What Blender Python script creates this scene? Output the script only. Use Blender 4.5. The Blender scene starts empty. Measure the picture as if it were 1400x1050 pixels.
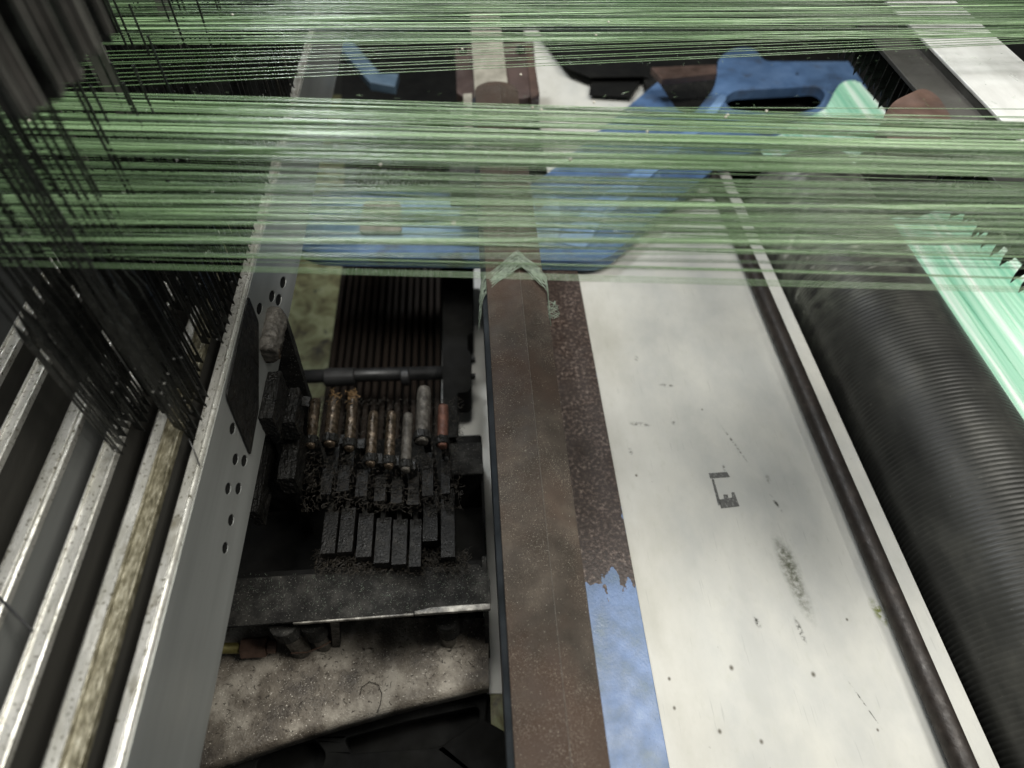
import bpy, bmesh, math, random
from mathutils import Vector, Matrix, noise
from mathutils.geometry import tessellate_polygon
R = random.Random(7)
S = bpy.context.scene
COL = S.collection

# ------------------------------------------------------------------ camera
CZ = 1.30                      # camera height above the floor (m)
F = 912.0                      # focal length in pixels of a 1400 px wide picture
aY = Vector((-95, 1150, -912)).normalized()
aD = Vector((-20, -725, -912)).normalized()
aZ = -aD; aZ = (aZ - aY * aZ.dot(aY)).normalized()
aX = aY.cross(aZ)
cam = bpy.data.cameras.new('camera'); co = bpy.data.objects.new('camera', cam); COL.objects.link(co)
M = Matrix((aX, aY, aZ)).to_4x4(); M.translation = Vector((0, 0, CZ)); co.matrix_world = M
cam.sensor_width = 36; cam.lens = F / 1400 * 36
cam.clip_start = 0.01; cam.clip_end = 100
cam.dof.use_dof = True; cam.dof.focus_distance = 0.74; cam.dof.aperture_fstop = 3.3
S.camera = co

# ------------------------------------------------------------------ world, lamps, exposure
w = bpy.data.worlds.new('World'); S.world = w; w.use_nodes = True
w.node_tree.nodes['Background'].inputs[0].default_value = (0.80, 0.86, 0.90, 1)
w.node_tree.nodes['Background'].inputs[1].default_value = 0.085
def area(name, loc, target, sx, sy, power, col):
    l = bpy.data.lights.new(name, 'AREA'); l.shape = 'RECTANGLE'; l.size = sx; l.size_y = sy; l.energy = power; l.color = col
    o = bpy.data.objects.new(name, l); COL.objects.link(o); o.location = loc
    o.rotation_euler = (Vector(target) - Vector(loc)).to_track_quat('-Z', 'Y').to_euler()
area('ceiling_lamp', (0.12, 0.55, CZ + 1.3), (0.35, 0.30, CZ - 0.7), 0.8, 0.5, 43, (1.0, 0.985, 0.94))
area('rear_lamp', (-0.43, 1.6, CZ + 0.9), (0.0, 0.5, CZ - 0.6), 0.28, 0.28, 25, (0.93, 0.97, 1.0))
area('side_fill', (1.15, 0.1, CZ + 1.15), (-0.1, 0.3, CZ - 0.7), 0.6, 0.6, 35, (1.0, 0.97, 0.9))  # added fill light to brighten the frame sides facing right
S.view_settings.view_transform = 'Standard'; S.view_settings.look = 'None'
S.view_settings.exposure = -0.12; S.view_settings.gamma = 1.0

# ------------------------------------------------------------------ measuring: a point seen in the photograph, at a depth h below the lens
def ray(px, py):
    v = Vector((px - 700, 525 - py, -F)); return Vector((aX.dot(v), aY.dot(v), aZ.dot(v)))
def at(px, py, h):
    r = ray(px, py); k = h / -r.z; return Vector((r.x * k, r.y * k, CZ - h))
def at_x(px, py, x):
    r = ray(px, py); k = x / r.x; return Vector((x, r.y * k, CZ + r.z * k))
def at_y(px, py, y):
    r = ray(px, py); k = y / r.y; return Vector((r.x * k, y, CZ + r.z * k))
def T(px, py):
    r = ray(px, py); return r.x / -r.z
def yy(px, py, h): return at(px, py, h).y

# ------------------------------------------------------------------ materials
def mat(name, cols, scale=20, detail=6, rough=0.5, rvar=0.15, metal=0.0, bump=0.3, bscale=None, stretch=(1, 1, 1),
        speck=None, spec=0.5, extra=None, distort=0.0, bdist=0.001, sheen=0):
    m = bpy.data.materials.new(name); m.use_nodes = True
    nt = m.node_tree; N = nt.nodes; L = nt.links; b = N['Principled BSDF']
    tc = N.new('ShaderNodeTexCoord'); mp = N.new('ShaderNodeMapping'); mp.inputs['Scale'].default_value = stretch
    L.new(tc.outputs['Object'], mp.inputs[0])
    n = N.new('ShaderNodeTexNoise'); n.inputs['Scale'].default_value = scale; n.inputs['Detail'].default_value = detail
    n.inputs['Roughness'].default_value = 0.62; n.inputs['Distortion'].default_value = distort
    L.new(mp.outputs[0], n.inputs['Vector'])
    r = N.new('ShaderNodeValToRGB'); e = r.color_ramp.elements
    while len(e) < len(cols): e.new(0.5)
    for k, (p, c) in enumerate(cols): e[k].position = p; e[k].color = (*c, 1)
    L.new(n.outputs['Fac'], r.inputs[0]); out = r.outputs[0]
    for sp in (speck or []):                       # (scale, threshold, colour[, softness])
        s = N.new('ShaderNodeTexNoise'); s.inputs['Scale'].default_value = sp[0]; s.inputs['Detail'].default_value = 3
        L.new(tc.outputs['Object'], s.inputs['Vector'])
        q = N.new('ShaderNodeMapRange'); q.inputs[1].default_value = sp[1]; q.inputs[2].default_value = sp[1] + (sp[3] if len(sp) > 3 else 0.02)
        L.new(s.outputs['Fac'], q.inputs[0])
        x = N.new('ShaderNodeMix'); x.data_type = 'RGBA'; L.new(q.outputs[0], x.inputs[0]); L.new(out, x.inputs[6]); x.inputs[7].default_value = (*sp[2], 1); out = x.outputs[2]
    if extra: out = extra(nt, tc, out, b)
    L.new(out, b.inputs['Base Color'])
    rr = N.new('ShaderNodeMapRange'); rr.inputs[1].default_value = .3; rr.inputs[2].default_value = .7
    rr.inputs[3].default_value = max(0.02, rough - rvar); rr.inputs[4].default_value = min(1, rough + rvar)
    n3 = N.new('ShaderNodeTexNoise'); n3.inputs['Scale'].default_value = scale * 1.7; n3.inputs['Detail'].default_value = 5
    L.new(mp.outputs[0], n3.inputs['Vector']); L.new(n3.outputs['Fac'], rr.inputs[0]); L.new(rr.outputs[0], b.inputs['Roughness'])
    b.inputs['Metallic'].default_value = metal; b.inputs['Specular IOR Level'].default_value = spec
    if sheen: b.inputs['Sheen Weight'].default_value = sheen
    if bump:
        n2 = N.new('ShaderNodeTexNoise'); n2.inputs['Scale'].default_value = bscale or scale * 6; n2.inputs['Detail'].default_value = 6
        L.new(mp.outputs[0], n2.inputs['Vector'])
        bp = N.new('ShaderNodeBump'); bp.inputs['Strength'].default_value = bump; bp.inputs['Distance'].default_value = bdist
        L.new(n2.outputs['Fac'], bp.inputs['Height']); L.new(bp.outputs[0], b.inputs['Normal'])
    return m
def mix_by(nt, fac, a, col):
    x = nt.nodes.new('ShaderNodeMix'); x.data_type = 'RGBA'; nt.links.new(fac, x.inputs[0]); nt.links.new(a, x.inputs[6])
    if isinstance(col, tuple): x.inputs[7].default_value = (*col, 1)
    else: nt.links.new(col, x.inputs[7])
    return x.outputs[2]
def math_n(nt, op, a, b=None, clamp=False):
    m = nt.nodes.new('ShaderNodeMath'); m.operation = op; m.use_clamp = clamp
    for i, v in enumerate((a, b)):
        if v is None: continue
        if isinstance(v, (int, float)): m.inputs[i].default_value = v
        else: nt.links.new(v, m.inputs[i])
    return m.outputs[0]
def noise_n(nt, tc, scale, detail=4, stretch=(1, 1, 1)):
    mp = nt.nodes.new('ShaderNodeMapping'); mp.inputs['Scale'].default_value = stretch; nt.links.new(tc.outputs['Object'], mp.inputs[0])
    s = nt.nodes.new('ShaderNodeTexNoise'); s.inputs['Scale'].default_value = scale; s.inputs['Detail'].default_value = detail
    s.inputs['Roughness'].default_value = .6
    nt.links.new(mp.outputs[0], s.inputs['Vector']); return s.outputs['Fac']
def ramp01(nt, v, a, b):
    q = nt.nodes.new('ShaderNodeMapRange'); q.inputs[1].default_value = a; q.inputs[2].default_value = b; nt.links.new(v, q.inputs[0]); return q.outputs[0]
def axis_n(nt, tc, k):
    s = nt.nodes.new('ShaderNodeSeparateXYZ'); nt.links.new(tc.outputs['Object'], s.inputs[0]); return s.outputs[k]
def spot_n(nt, tc, c, ang, rx, ry):
    """elliptical stain mask round the point c (object coordinates), broken up by noise"""
    mp = nt.nodes.new('ShaderNodeMapping'); mp.vector_type = 'TEXTURE'
    mp.inputs['Location'].default_value = (c[0], c[1], c[2]); mp.inputs['Rotation'].default_value = (0, 0, ang); mp.inputs['Scale'].default_value = (rx, ry, 1)
    nt.links.new(tc.outputs['Object'], mp.inputs[0])
    v = nt.nodes.new('ShaderNodeVectorMath'); v.operation = 'LENGTH'; nt.links.new(mp.outputs[0], v.inputs[0])
    return ramp01(nt, v.outputs['Value'], 1.0, 0.25)

# ------------------------------------------------------------------ object helpers
def thing(name, label, cat, loc, group=None, kind=None):
    o = bpy.data.objects.new(name, None); o.empty_display_size = .02; COL.objects.link(o); o.location = loc
    o['label'] = label; o['category'] = cat
    if group: o['group'] = group
    if kind: o['kind'] = kind
    return o
def tag(o, label, cat, group=None, kind=None):
    if label: o['label'] = label
    if cat: o['category'] = cat
    if group: o['group'] = group
    if kind: o['kind'] = kind
    return o
def base(o):
    v = Vector((0, 0, 0))
    while o: v += o.location; o = o.parent
    return v
def link(name, me, m, parent=None, smooth=False, bevel=0, org=None, seg=2):
    """mesh data in world coordinates -> object whose origin is its parent's base (or the mesh's own centre)"""
    if parent is not None: org_ = base(parent)
    elif org is not None: org_ = Vector(org)
    else:
        mn = Vector([min(v.co[i] for v in me.vertices) for i in range(3)]); mx = Vector([max(v.co[i] for v in me.vertices) for i in range(3)])
        org_ = Vector(((mn.x + mx.x) / 2, (mn.y + mx.y) / 2, mn.z))
    me.transform(Matrix.Translation(-org_))
    o = bpy.data.objects.new(name, me); COL.objects.link(o)
    if parent is not None: o.parent = parent
    else: o.location = org_
    me.materials.append(m)
    if smooth:
        for p in me.polygons: p.use_smooth = True
    if bevel:
        b = o.modifiers.new('bevel', 'BEVEL'); b.width = bevel; b.segments = seg; b.limit_method = 'ANGLE'; b.angle_limit = math.radians(35)
        for p in me.polygons: p.use_smooth = True
        wn = o.modifiers.new('wn', 'WEIGHTED_NORMAL'); wn.keep_sharp = False
    return o
class MB:
    def __init__(s): s.v = []; s.f = []
    def add(s, vs, fs):
        n = len(s.v); s.v += [tuple(v) for v in vs]; s.f += [tuple(i + n for i in f) for f in fs]; return s
    def box(s, x0, x1, y0, y1, z0, z1):
        vs = [(x, y, z) for z in (z0, z1) for y in (y0, y1) for x in (x0, x1)]
        return s.add(vs, [(0, 2, 3, 1), (4, 5, 7, 6), (0, 1, 5, 4), (2, 6, 7, 3), (0, 4, 6, 2), (1, 3, 7, 5)])
    def obox(s, c, ux, uy, uz):
        c, ux, uy, uz = map(Vector, (c, ux, uy, uz))
        vs = [c + ux * i + uy * j + uz * k for k in (-1, 1) for j in (-1, 1) for i in (-1, 1)]
        return s.add(vs, [(0, 2, 3, 1), (4, 5, 7, 6), (0, 1, 5, 4), (2, 6, 7, 3), (0, 4, 6, 2), (1, 3, 7, 5)])
    def prism(s, prof, y0, y1, ny=1):
        """closed profile [(x, z)] drawn along Y"""
        n = len(prof); vs = []; fs = []
        for k in range(ny + 1):
            y = y0 + (y1 - y0) * k / ny; vs += [(x, y, z) for x, z in prof]
        for k in range(ny):
            for i in range(n):
                j = (i + 1) % n; fs.append((k * n + i, k * n + j, (k + 1) * n + j, (k + 1) * n + i))
        t = tessellate_polygon([[Vector((x, z, 0)) for x, z in prof]])
        for a, b, c in t: fs.append((a, b, c)); fs.append((ny * n + c, ny * n + b, ny * n + a))
        return s.add(vs, fs)
    def slab(s, loops, off):
        """flat outline with holes (lists of world points) given the thickness vector off"""
        off = Vector(off); flat = [p for l in loops for p in l]
        a = loops[0]; u = (a[1] - a[0]).normalized(); nrm = Vector((0, 0, 0))
        for i in range(len(a)): nrm += a[i].cross(a[(i + 1) % len(a)])
        nrm.normalize(); vv = nrm.cross(u)
        t = tessellate_polygon([[Vector((p.dot(u), p.dot(vv), 0)) for p in l] for l in loops])
        n = len(flat); vs = flat + [p + off for p in flat]; fs = []
        for q in t: fs.append(tuple(q)); fs.append(tuple(i + n for i in reversed(q)))
        k = 0
        for l in loops:
            m = len(l)
            for i in range(m):
                j = (i + 1) % m; fs.append((k + i, k + j, k + j + n, k + i + n))
            k += m
        return s.add(vs, fs)
    def rev(s, p0, p1, prof, seg=20, cap=True):
        """prof [(t along axis in m, radius)]"""
        p0, p1 = Vector(p0), Vector(p1); d = (p1 - p0).normalized()
        a = d.cross(Vector((0, 0, 1)) if abs(d.z) < .9 else Vector((1, 0, 0))).normalized(); b = d.cross(a)
        vs = []; fs = []
        for t, r in prof:
            for i in range(seg):
                g = 2 * math.pi * i / seg; vs.append(p0 + d * t + a * (r * math.cos(g)) + b * (r * math.sin(g)))
        for k in range(len(prof) - 1):
            for i in range(seg):
                j = (i + 1) % seg; fs.append((k * seg + i, k * seg + j, (k + 1) * seg + j, (k + 1) * seg + i))
        if cap: fs.append(tuple(reversed(range(seg)))); fs.append(tuple((len(prof) - 1) * seg + i for i in range(seg)))
        return s.add(vs, fs)
    def cyl(s, p0, p1, r, seg=20, ch=0.0):
        L = (Vector(p1) - Vector(p0)).length
        pr = [(0, r), (L, r)] if not ch else [(0, r - ch), (ch, r), (L - ch, r), (L, r - ch)]
        return s.rev(p0, p1, pr, seg)
    def tube(s, pts, r, seg=5):
        vs = []; fs = []; pts = [Vector(p) for p in pts]; n = len(pts)
        for k, p in enumerate(pts):
            d = (pts[min(k + 1, n - 1)] - pts[max(k - 1, 0)]).normalized()
            a = d.cross(Vector((0.1, 0.2, 1))).normalized(); b = d.cross(a)
            rr = r[k] if isinstance(r, list) else r
            for i in range(seg):
                g = 2 * math.pi * i / seg; vs.append(p + a * rr * math.cos(g) + b * rr * math.sin(g))
        for k in range(n - 1):
            for i in range(seg):
                j = (i + 1) % seg; fs.append((k * seg + i, k * seg + j, (k + 1) * seg + j, (k + 1) * seg + i))
        fs.append(tuple(reversed(range(seg)))); fs.append(tuple((n - 1) * seg + i for i in range(seg)))
        return s.add(vs, fs)
    def mesh(s, name):
        me = bpy.data.meshes.new(name); me.from_pydata(s.v, [], s.f)
        bm = bmesh.new(); bm.from_mesh(me); bmesh.ops.recalc_face_normals(bm, faces=bm.faces); bm.to_mesh(me); bm.free()
        me.update(); return me
    def build(s, name, m, parent=None, **k): return link(name, s.mesh(name), m, parent, **k)
def crust(o, amp, scale, sub=2):
    """uneven grime: subdivide and push the surface about with noise"""
    bm = bmesh.new(); bm.from_mesh(o.data)
    bmesh.ops.triangulate(bm, faces=bm.faces)
    bmesh.ops.subdivide_edges(bm, edges=bm.edges, cuts=sub, use_grid_fill=True)
    bm.normal_update()
    for v in bm.verts:
        p = v.co * scale
        v.co += v.normal * amp * (noise.noise(p) + .6 * noise.noise(p * 2.7) + .35 * noise.noise(p * 6))
    bm.to_mesh(o.data); bm.free()
    return o
def plate(px, h, th, holes=(), **k):
    return MB().slab([[at(x, y, h) for x, y in px]] + [[at(x, y, h) for x, y in hl] for hl in holes], (0, 0, -th))
def rounded(pts, r, n=5):
    """pixel outline with rounded corners; r per corner or one value"""
    out = []; m = len(pts)
    for i in range(m):
        p = Vector(pts[i]); a = Vector(pts[i - 1]); b = Vector(pts[(i + 1) % m]); rr = r[i] if isinstance(r, (list, tuple)) else r
        if rr <= 0: out.append(tuple(p)); continue
        ra = min(rr, (a - p).length * .45); rb = min(rr, (b - p).length * .45)
        s0 = p + (a - p).normalized() * ra; s1 = p + (b - p).normalized() * rb
        for k in range(n + 1):
            t = k / n; q = s0 * (1 - t) ** 2 + p * 2 * t * (1 - t) + s1 * t * t; out.append(tuple(q))
    return out
def ell(cx, cy, rx, ry, n=16, rot=0):
    return [(cx + rx * math.cos(2 * math.pi * i / n) * math.cos(rot) - ry * math.sin(2 * math.pi * i / n) * math.sin(rot),
             cy + rx * math.cos(2 * math.pi * i / n) * math.sin(rot) + ry * math.sin(2 * math.pi * i / n) * math.cos(rot)) for i in range(n)]

# ------------------------------------------------------------------ the palette
m_floor = mat('oily floor', [(0.3, (.006, .006, .005)), (.6, (.02, .02, .016)), (.8, (.04, .04, .03))], 6, rough=.75, bump=.4)
m_olive = mat('stained olive paint', [(.34, (.03, .024, .010)), (.44, (.12, .11, .045)), (.55, (.20, .21, .10)), (.68, (.29, .30, .17))], 16, rough=.6,
              speck=[(26, .66, (.02, .02, .012), .05)], distort=.8)
m_pale = mat('pale floor plate', [(.3, (.58, .58, .53)), (.7, (.76, .75, .70))], 9, rough=.6)
m_alu = mat('brushed aluminium', [(.3, (.27, .28, .265)), (.7, (.42, .43, .41))], 14, rough=.42, rvar=.08, metal=.55, bump=.15, bscale=90, stretch=(1, .08, 1),
            speck=[(420, .76, (.05, .045, .03))])
m_alu_ridge = mat('worn bright aluminium', [(.3, (.45, .44, .38)), (.55, (.62, .61, .56)), (.75, (.78, .77, .72))], 60, rough=.3, rvar=.12, metal=.55, bump=.5, bscale=260, stretch=(1, .4, 1),
                  speck=[(300, .60, (.12, .11, .07), .08), (40, .62, (.30, .28, .22), .12)])
m_grime = mat('yellow brown grime', [(.30, (.055, .048, .028)), (.48, (.16, .145, .095)), (.60, (.28, .26, .19)), (.76, (.50, .48, .40))], 260, rough=.4, rvar=.15, metal=.35, bump=.7, bscale=420, bdist=.001, stretch=(1, .35, 1))
m_wire = mat('dark heald steel', [(.3, (.014, .015, .015)), (.7, (.075, .078, .073))], 60, rough=.34, metal=.75, bump=.3, speck=[(500, .72, (.25, .25, .22))])
m_wire_g = mat('grey heald steel', [(.3, (.08, .08, .073)), (.7, (.19, .18, .165))], 30, rough=.5, metal=.4, bump=.2)
m_rivet = mat('bright rivet steel', [(.3, (.5, .5, .48)), (.7, (.8, .8, .77))], 80, rough=.25, metal=.8, bump=0)
m_black = mat('greasy black iron', [(.3, (.004, .004, .0036)), (.6, (.012, .0115, .010)), (.8, (.034, .031, .026))], 60, spec=.3, rough=.48, rvar=.25, bump=.9, bscale=260, bdist=.0015,
              speck=[(420, .70, (.10, .09, .075), .05)])
m_black_s = mat('black painted iron', [(.3, (.006, .006, .006)), (.7, (.02, .02, .02))], 20, rough=.5, bump=.3)
m_void = mat('void black iron', [(.3, (.003, .003, .003)), (.7, (.008, .008, .007))], 20, rough=.85, bump=.3, spec=.15)  # black parts and dark gaps alike, their shade put into the colour
m_dustblk = mat('dusty black iron', [(.3, (.007, .007, .0065)), (.5, (.018, .0175, .016)), (.75, (.05, .048, .043))], 45, spec=.15, rough=.85, bump=.9, bscale=420, bdist=.001,
                speck=[(520, .64, (.16, .155, .14), .05)])
m_lever = mat('greasy black lever iron', [(.3, (.003, .003, .0026)), (.55, (.008, .0075, .0065)), (.8, (.026, .024, .020))], 70, rough=.42, rvar=.2, spec=.3, bump=1.0, bscale=330, bdist=.0022, speck=[(480, .70, (.09, .085, .07), .05)])
m_pin = mat('greasy brown steel', [(.3, (.022, .016, .010)), (.5, (.075, .055, .036)), (.68, (.20, .15, .105)), (.8, (.34, .28, .21))], 110, rough=.32, rvar=.18, metal=.5, bump=.9, bscale=330, bdist=.001,
            speck=[(300, .62, (.03, .022, .015), .05)])
m_pin_d = mat('dusty dark steel', [(.3, (.035, .030, .024)), (.6, (.11, .10, .085)), (.8, (.2, .18, .15))], 110, rough=.6, metal=.3, bump=.9, bscale=330, speck=[(400, .66, (.25, .23, .19), .05)])
m_pin_r = mat('reddish rusty steel', [(.3, (.06, .025, .016)), (.7, (.20, .085, .055))], 110, rough=.6, metal=.2, bump=.7, bscale=330)
m_slat = mat('dark brown slat', [(.3, (.007, .005, .0035)), (.7, (.026, .018, .013))], 12, rough=.8, spec=.2, bump=.2, stretch=(1, .2, 1))
def tube_extra(nt, tc, col, b):
    yv = axis_n(nt, tc, 1); n1 = noise_n(nt, tc, 9, 4)
    a = math_n(nt, 'MULTIPLY', ramp01(nt, n1, .42, .62), .7)
    col = mix_by(nt, a, col, (.052, .032, .022))
    dust = ramp01(nt, noise_n(nt, tc, 1100, 2), .60, .70)
    patch = ramp01(nt, noise_n(nt, tc, 22, 3), .40, .68)
    return mix_by(nt, math_n(nt, 'MULTIPLY', dust, patch), col, (.33, .29, .24))
m_tube = mat('rusty brown steel', [(.3, (.024, .019, .014)), (.55, (.046, .037, .029)), (.75, (.078, .064, .050))], 26, rough=.75, spec=.25, metal=0, bump=.45, bscale=420, bdist=.0008, extra=tube_extra)
m_tube_pale = mat('pale dusty steel', [(.3, (.14, .13, .10)), (.7, (.3, .28, .23))], 26, rough=.6, bump=.3)
m_tube_side2 = mat('dim blue steel', [(.3, (.03, .05, .075)), (.7, (.07, .11, .15))], 20, rough=.5, bump=.3)
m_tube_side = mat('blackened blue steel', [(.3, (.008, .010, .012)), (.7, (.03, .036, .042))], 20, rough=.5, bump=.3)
BLUE = (.14, .255, .47)
m_blue = mat('blue machine paint', [(.3, (.035, .065, .125)), (.5, (.065, .125, .24)), (.7, (.105, .18, .32))], 14, rough=.45, rvar=.15, bump=.3, bscale=150,
             speck=[(18, .58, (.05, .06, .08), .14), (170, .72, (.03, .03, .035), .03)])
m_blue_mid = mat('lighter blue paint', [(.3, (.11, .20, .38)), (.7, (.19, .31, .50))], 16, rough=.42, bump=.3, bscale=150)
m_blue_pale = mat('pale faded blue paint', [(.3, (.13, .22, .32)), (.7, (.30, .43, .52))], 16, rough=.42, bump=.3, bscale=150, speck=[(170, .70, (.06, .07, .08), .03)])
m_white = None
m_rubber = mat('ribbed black rubber', [(.3, (.016, .016, .015)), (.6, (.035, .035, .032)), (.8, (.075, .074, .066))], 16, rough=.46, rvar=.14, bump=.35, bscale=300, bdist=.0006, stretch=(1, .5, 1),
               speck=[(120, .70, (.12, .12, .10), .08)])
m_rod = mat('brown black pipe', [(.3, (.012, .009, .007)), (.6, (.028, .021, .017)), (.8, (.07, .056, .048))], 55, rough=.52, rvar=.14, metal=.2, bump=.45, bscale=240)
m_steelplate = mat('bright scuffed steel', [(.3, (.42, .42, .40)), (.7, (.72, .72, .70))], 18, rough=.4, metal=.25, bump=.2, stretch=(1, .3, 1))
m_greyplate = mat('dark grey sheet', [(.3, (.022, .021, .019)), (.7, (.05, .048, .043))], 10, rough=.55, bump=.2)
m_brown_d = mat('dark brown iron bar', [(.3, (.03, .018, .013)), (.7, (.085, .052, .04))], 30, rough=.5, bump=.3)
m_brown = mat('brown worn block', [(.3, (.030, .018, .014)), (.7, (.085, .050, .038))], 30, rough=.5, bump=.3)
m_lint = mat('grey green lint', [(.3, (.09, .115, .09)), (.7, (.3, .36, .28))], 200, rough=.9, bump=0)
m_lint_w = mat('pale dust fibre', [(.3, (.3, .27, .22)), (.7, (.55, .52, .45))], 200, rough=.9, bump=0)
m_lint_d = mat('dark greasy lint', [(.3, (.006, .005, .004)), (.6, (.03, .024, .016)), (.8, (.09, .065, .035))], 200, rough=.7, bump=0)
m_dustplate = mat('dust caked beige metal', [(.36, (.045, .036, .027)), (.5, (.135, .115, .09)), (.64, (.32, .29, .24))], 20, rough=.6, rvar=.2, bump=1.0, bscale=380, bdist=.0015,
                  speck=[(210, .64, (.045, .035, .026), .03), (75, .70, (.04, .032, .024), .03), (520, .66, (.62, .58, .5), .04)])
m_brass = mat('tarnished brass', [(.3, (.08, .07, .02)), (.7, (.24, .21, .07))], 60, rough=.5, metal=.4, bump=.3)
m_copper = mat('rusty brown nut', [(.3, (.05, .03, .02)), (.7, (.15, .09, .065))], 60, rough=.5, metal=.3, bump=.5)
m_mint = mat('mint green woven cloth', [(.30, (.20, .52, .36)), (.45, (.36, .66, .49)), (.56, (.52, .78, .63)), (.70, (.86, .93, .87))], 75, detail=3, rough=.45, rvar=.1, bump=.4, bscale=500, stretch=(1, .02, 1))
def yarn_extra(nt, tc, col, b):
    g = nt.nodes.new('ShaderNodeNewGeometry')
    r = nt.nodes.new('ShaderNodeValToRGB'); e = r.color_ramp.elements; e.new(.5)
    for k, (p, c) in enumerate([(0, (.018, .042, .014)), (.55, (.080, .152, .056)), (1, (.28, .43, .22))]): e[k].position = p; e[k].color = (*c, 1)
    nt.links.new(g.outputs['Random Per Island'], r.inputs[0])
    b.inputs['Transmission Weight'].default_value = 0.0
    return r.outputs[0]
m_yarn = mat('green warp yarn', [(.3, (.16, .34, .14)), (.7, (.3, .5, .24))], 40, rough=.26, rvar=.05, bump=0, extra=yarn_extra, sheen=.3, spec=1.0)
m_ink = mat('faded black print', [(.3, (.05, .05, .047)), (.55, (.10, .10, .095)), (.7, (.3, .3, .28))], 300, rough=.6, bump=0)

# ------------------------------------------------------------------ floor
fl = MB().box(-4, 4, -2, 6, -.1, 0).build('floor', m_floor); fl['kind'] = 'structure'
ol = MB().slab([[at(x, y, CZ - .004) for x, y in [(250, 640), (470, 640), (470, 130), (340, 130)]]], (0, 0, -.003)).build('painted_floor_patch', m_olive); ol['kind'] = 'structure'
ol2 = MB().slab([[at(x, y, 1.0) for x, y in [(670, 949), (700, 949), (700, 1000), (672, 1000)]]], (0, 0, -.003)).build('painted_floor_patch', m_olive); ol2['kind'] = 'structure'
pf = MB().slab([[at(x, y, 1.0) for x, y in [(622, 365), (700, 365), (720, 948), (600, 948)]]], (0, 0, -.004)).build('floor_plate', m_pale)
tag(pf, 'pale floor plate showing in the slit left of the brown tube', 'plate')

# ------------------------------------------------------------------ heald frames
HR = .50
def hz(h): return CZ - h
frames = {}
def heald_frame(letter, label, x0, x1, ridge, face_bottom, faces='plain', y0=-.12, y1=1.45):
    t = thing('heald_frame', label, 'heald frame', (x1, y0, hz(face_bottom)), 'heald frames side by side')
    frames[letter] = t
    w = x1 - x0
    if ridge == 'right':         # pitted flat then a bright bead on the right edge
        k = x1 - .0042
        MB().prism([(x0, hz(.504)), (x0 + .001, hz(.5025)), (k - .0006, hz(.5015)), (k, hz(.504)), (k, hz(.507)), (x0, hz(.507))], y0, y1, 30).build('top_strip', m_alu_ridge, t, bevel=.0004)
        n = 8; pr = [(k + .0001, hz(.507)), (k + .0001, hz(.5015))] + [(k + .002 - .0019 * math.cos(math.pi * i / n), hz(.5015) + .0024 * math.sin(math.pi * i / n)) for i in range(1, n)] + [(x1, hz(.5015)), (x1, hz(.507))]
        MB().prism(pr, y0, y1, 1).build('ridge', m_alu_ridge, t, smooth=False)
        MB().prism([(x1 - .006, hz(.5305)), (x1 - .0002, hz(.5305)), (x1 - .0002, hz(.5045)), (x1 + .0006, hz(.5045)), (x1 + .0006, hz(face_bottom)), (x1 - .006, hz(face_bottom))], y0, y1, 1)
    if ridge == 'channel':       # smooth rounded left part, dirty channel on the right
        c = x0 + w * .5
        MB().prism([(x0, hz(.508)), (x0 + .002, hz(.503)), (x0 + .005, hz(.5)), (c, hz(.5)), (c, hz(.507)), (x0, hz(.507))], y0, y1, 1).build('top_strip', m_alu_ridge, t, bevel=.0015, seg=3)
        MB().prism([(c + .0003, hz(.507)), (c + .0003, hz(.4985)), (c + .002, hz(.4985)), (c + .0025, hz(.502)), (x1 - .0022, hz(.502)), (x1 - .0018, hz(.4995)), (x1, hz(.4995)), (x1, hz(.507))], y0, y1, 60).build('channel', m_grime, t, bevel=.0004)
    if ridge == 'double':
        MB().prism([(x0, hz(.507)), (x0, hz(.5)), (x0 + .0018, hz(.4995)), (x0 + .0022, hz(.5022)), (x1 - .0026, hz(.5022)), (x1 - .0022, hz(.4995)), (x1, hz(.5)), (x1, hz(.507))], y0, y1, 30).build('top_strip', m_alu_ridge, t, bevel=.0004)
    if ridge == 'smooth':
        k = x1 - .004
        MB().prism([(x0, hz(.507)), (x0, hz(.506)), (x0 + .004, hz(.5015)), (x0 + .009, hz(.4995)), (k - .0008, hz(.4995)), (k, hz(.502)), (k, hz(.507))], y0, y1, 1).build('top_strip', m_alu_ridge, t, bevel=.001, seg=3)
        MB().prism([(k + .0002, hz(.507)), (k + .0002, hz(.5005)), (k + .0015, hz(.4995)), (x1, hz(.5005)), (x1, hz(.507))], y0, y1, 1).build('ridge', m_alu_ridge, t, bevel=.0005)
    return t
tA = heald_frame('A', 'nearest aluminium heald frame, its drilled grey side facing the black levers', -.2541, -.2408, 'right', .631)
tB = heald_frame('B', 'second aluminium frame with yellow brown grime in its channel', -.296, -.267, 'channel', .60)
tC = heald_frame('C', 'narrow aluminium frame with two thin edge ridges, third from the levers', -.3317, -.3168, 'double', .60)
tD = heald_frame('D', 'wide smooth aluminium frame with a bright rounded top, a dark wire across it', -.379, -.359, 'smooth', .60)
tE = heald_frame('E', 'narrow dull frame, the second from the left edge', -.4265, -.4135, 'double', .60)
tF = heald_frame('F', 'aluminium frame at the left edge behind the heald wires', -.466, -.4515, 'double', .60)
m_alu_dk = mat('shaded aluminium', [(.3, (.035, .034, .03)), (.7, (.08, .077, .066))], 14, rough=.6, metal=.3, bump=.2, stretch=(1, .1, 1))  # darkened aluminium: the shade between the frames is put into its colour
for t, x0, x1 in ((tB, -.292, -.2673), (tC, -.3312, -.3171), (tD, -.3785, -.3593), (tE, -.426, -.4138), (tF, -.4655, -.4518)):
    MB().box(x0, x1 , -.119, 1.449, hz(.60), hz(.5073)).build('side_panel', m_alu if t is tD else m_alu_dk, t)
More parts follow.
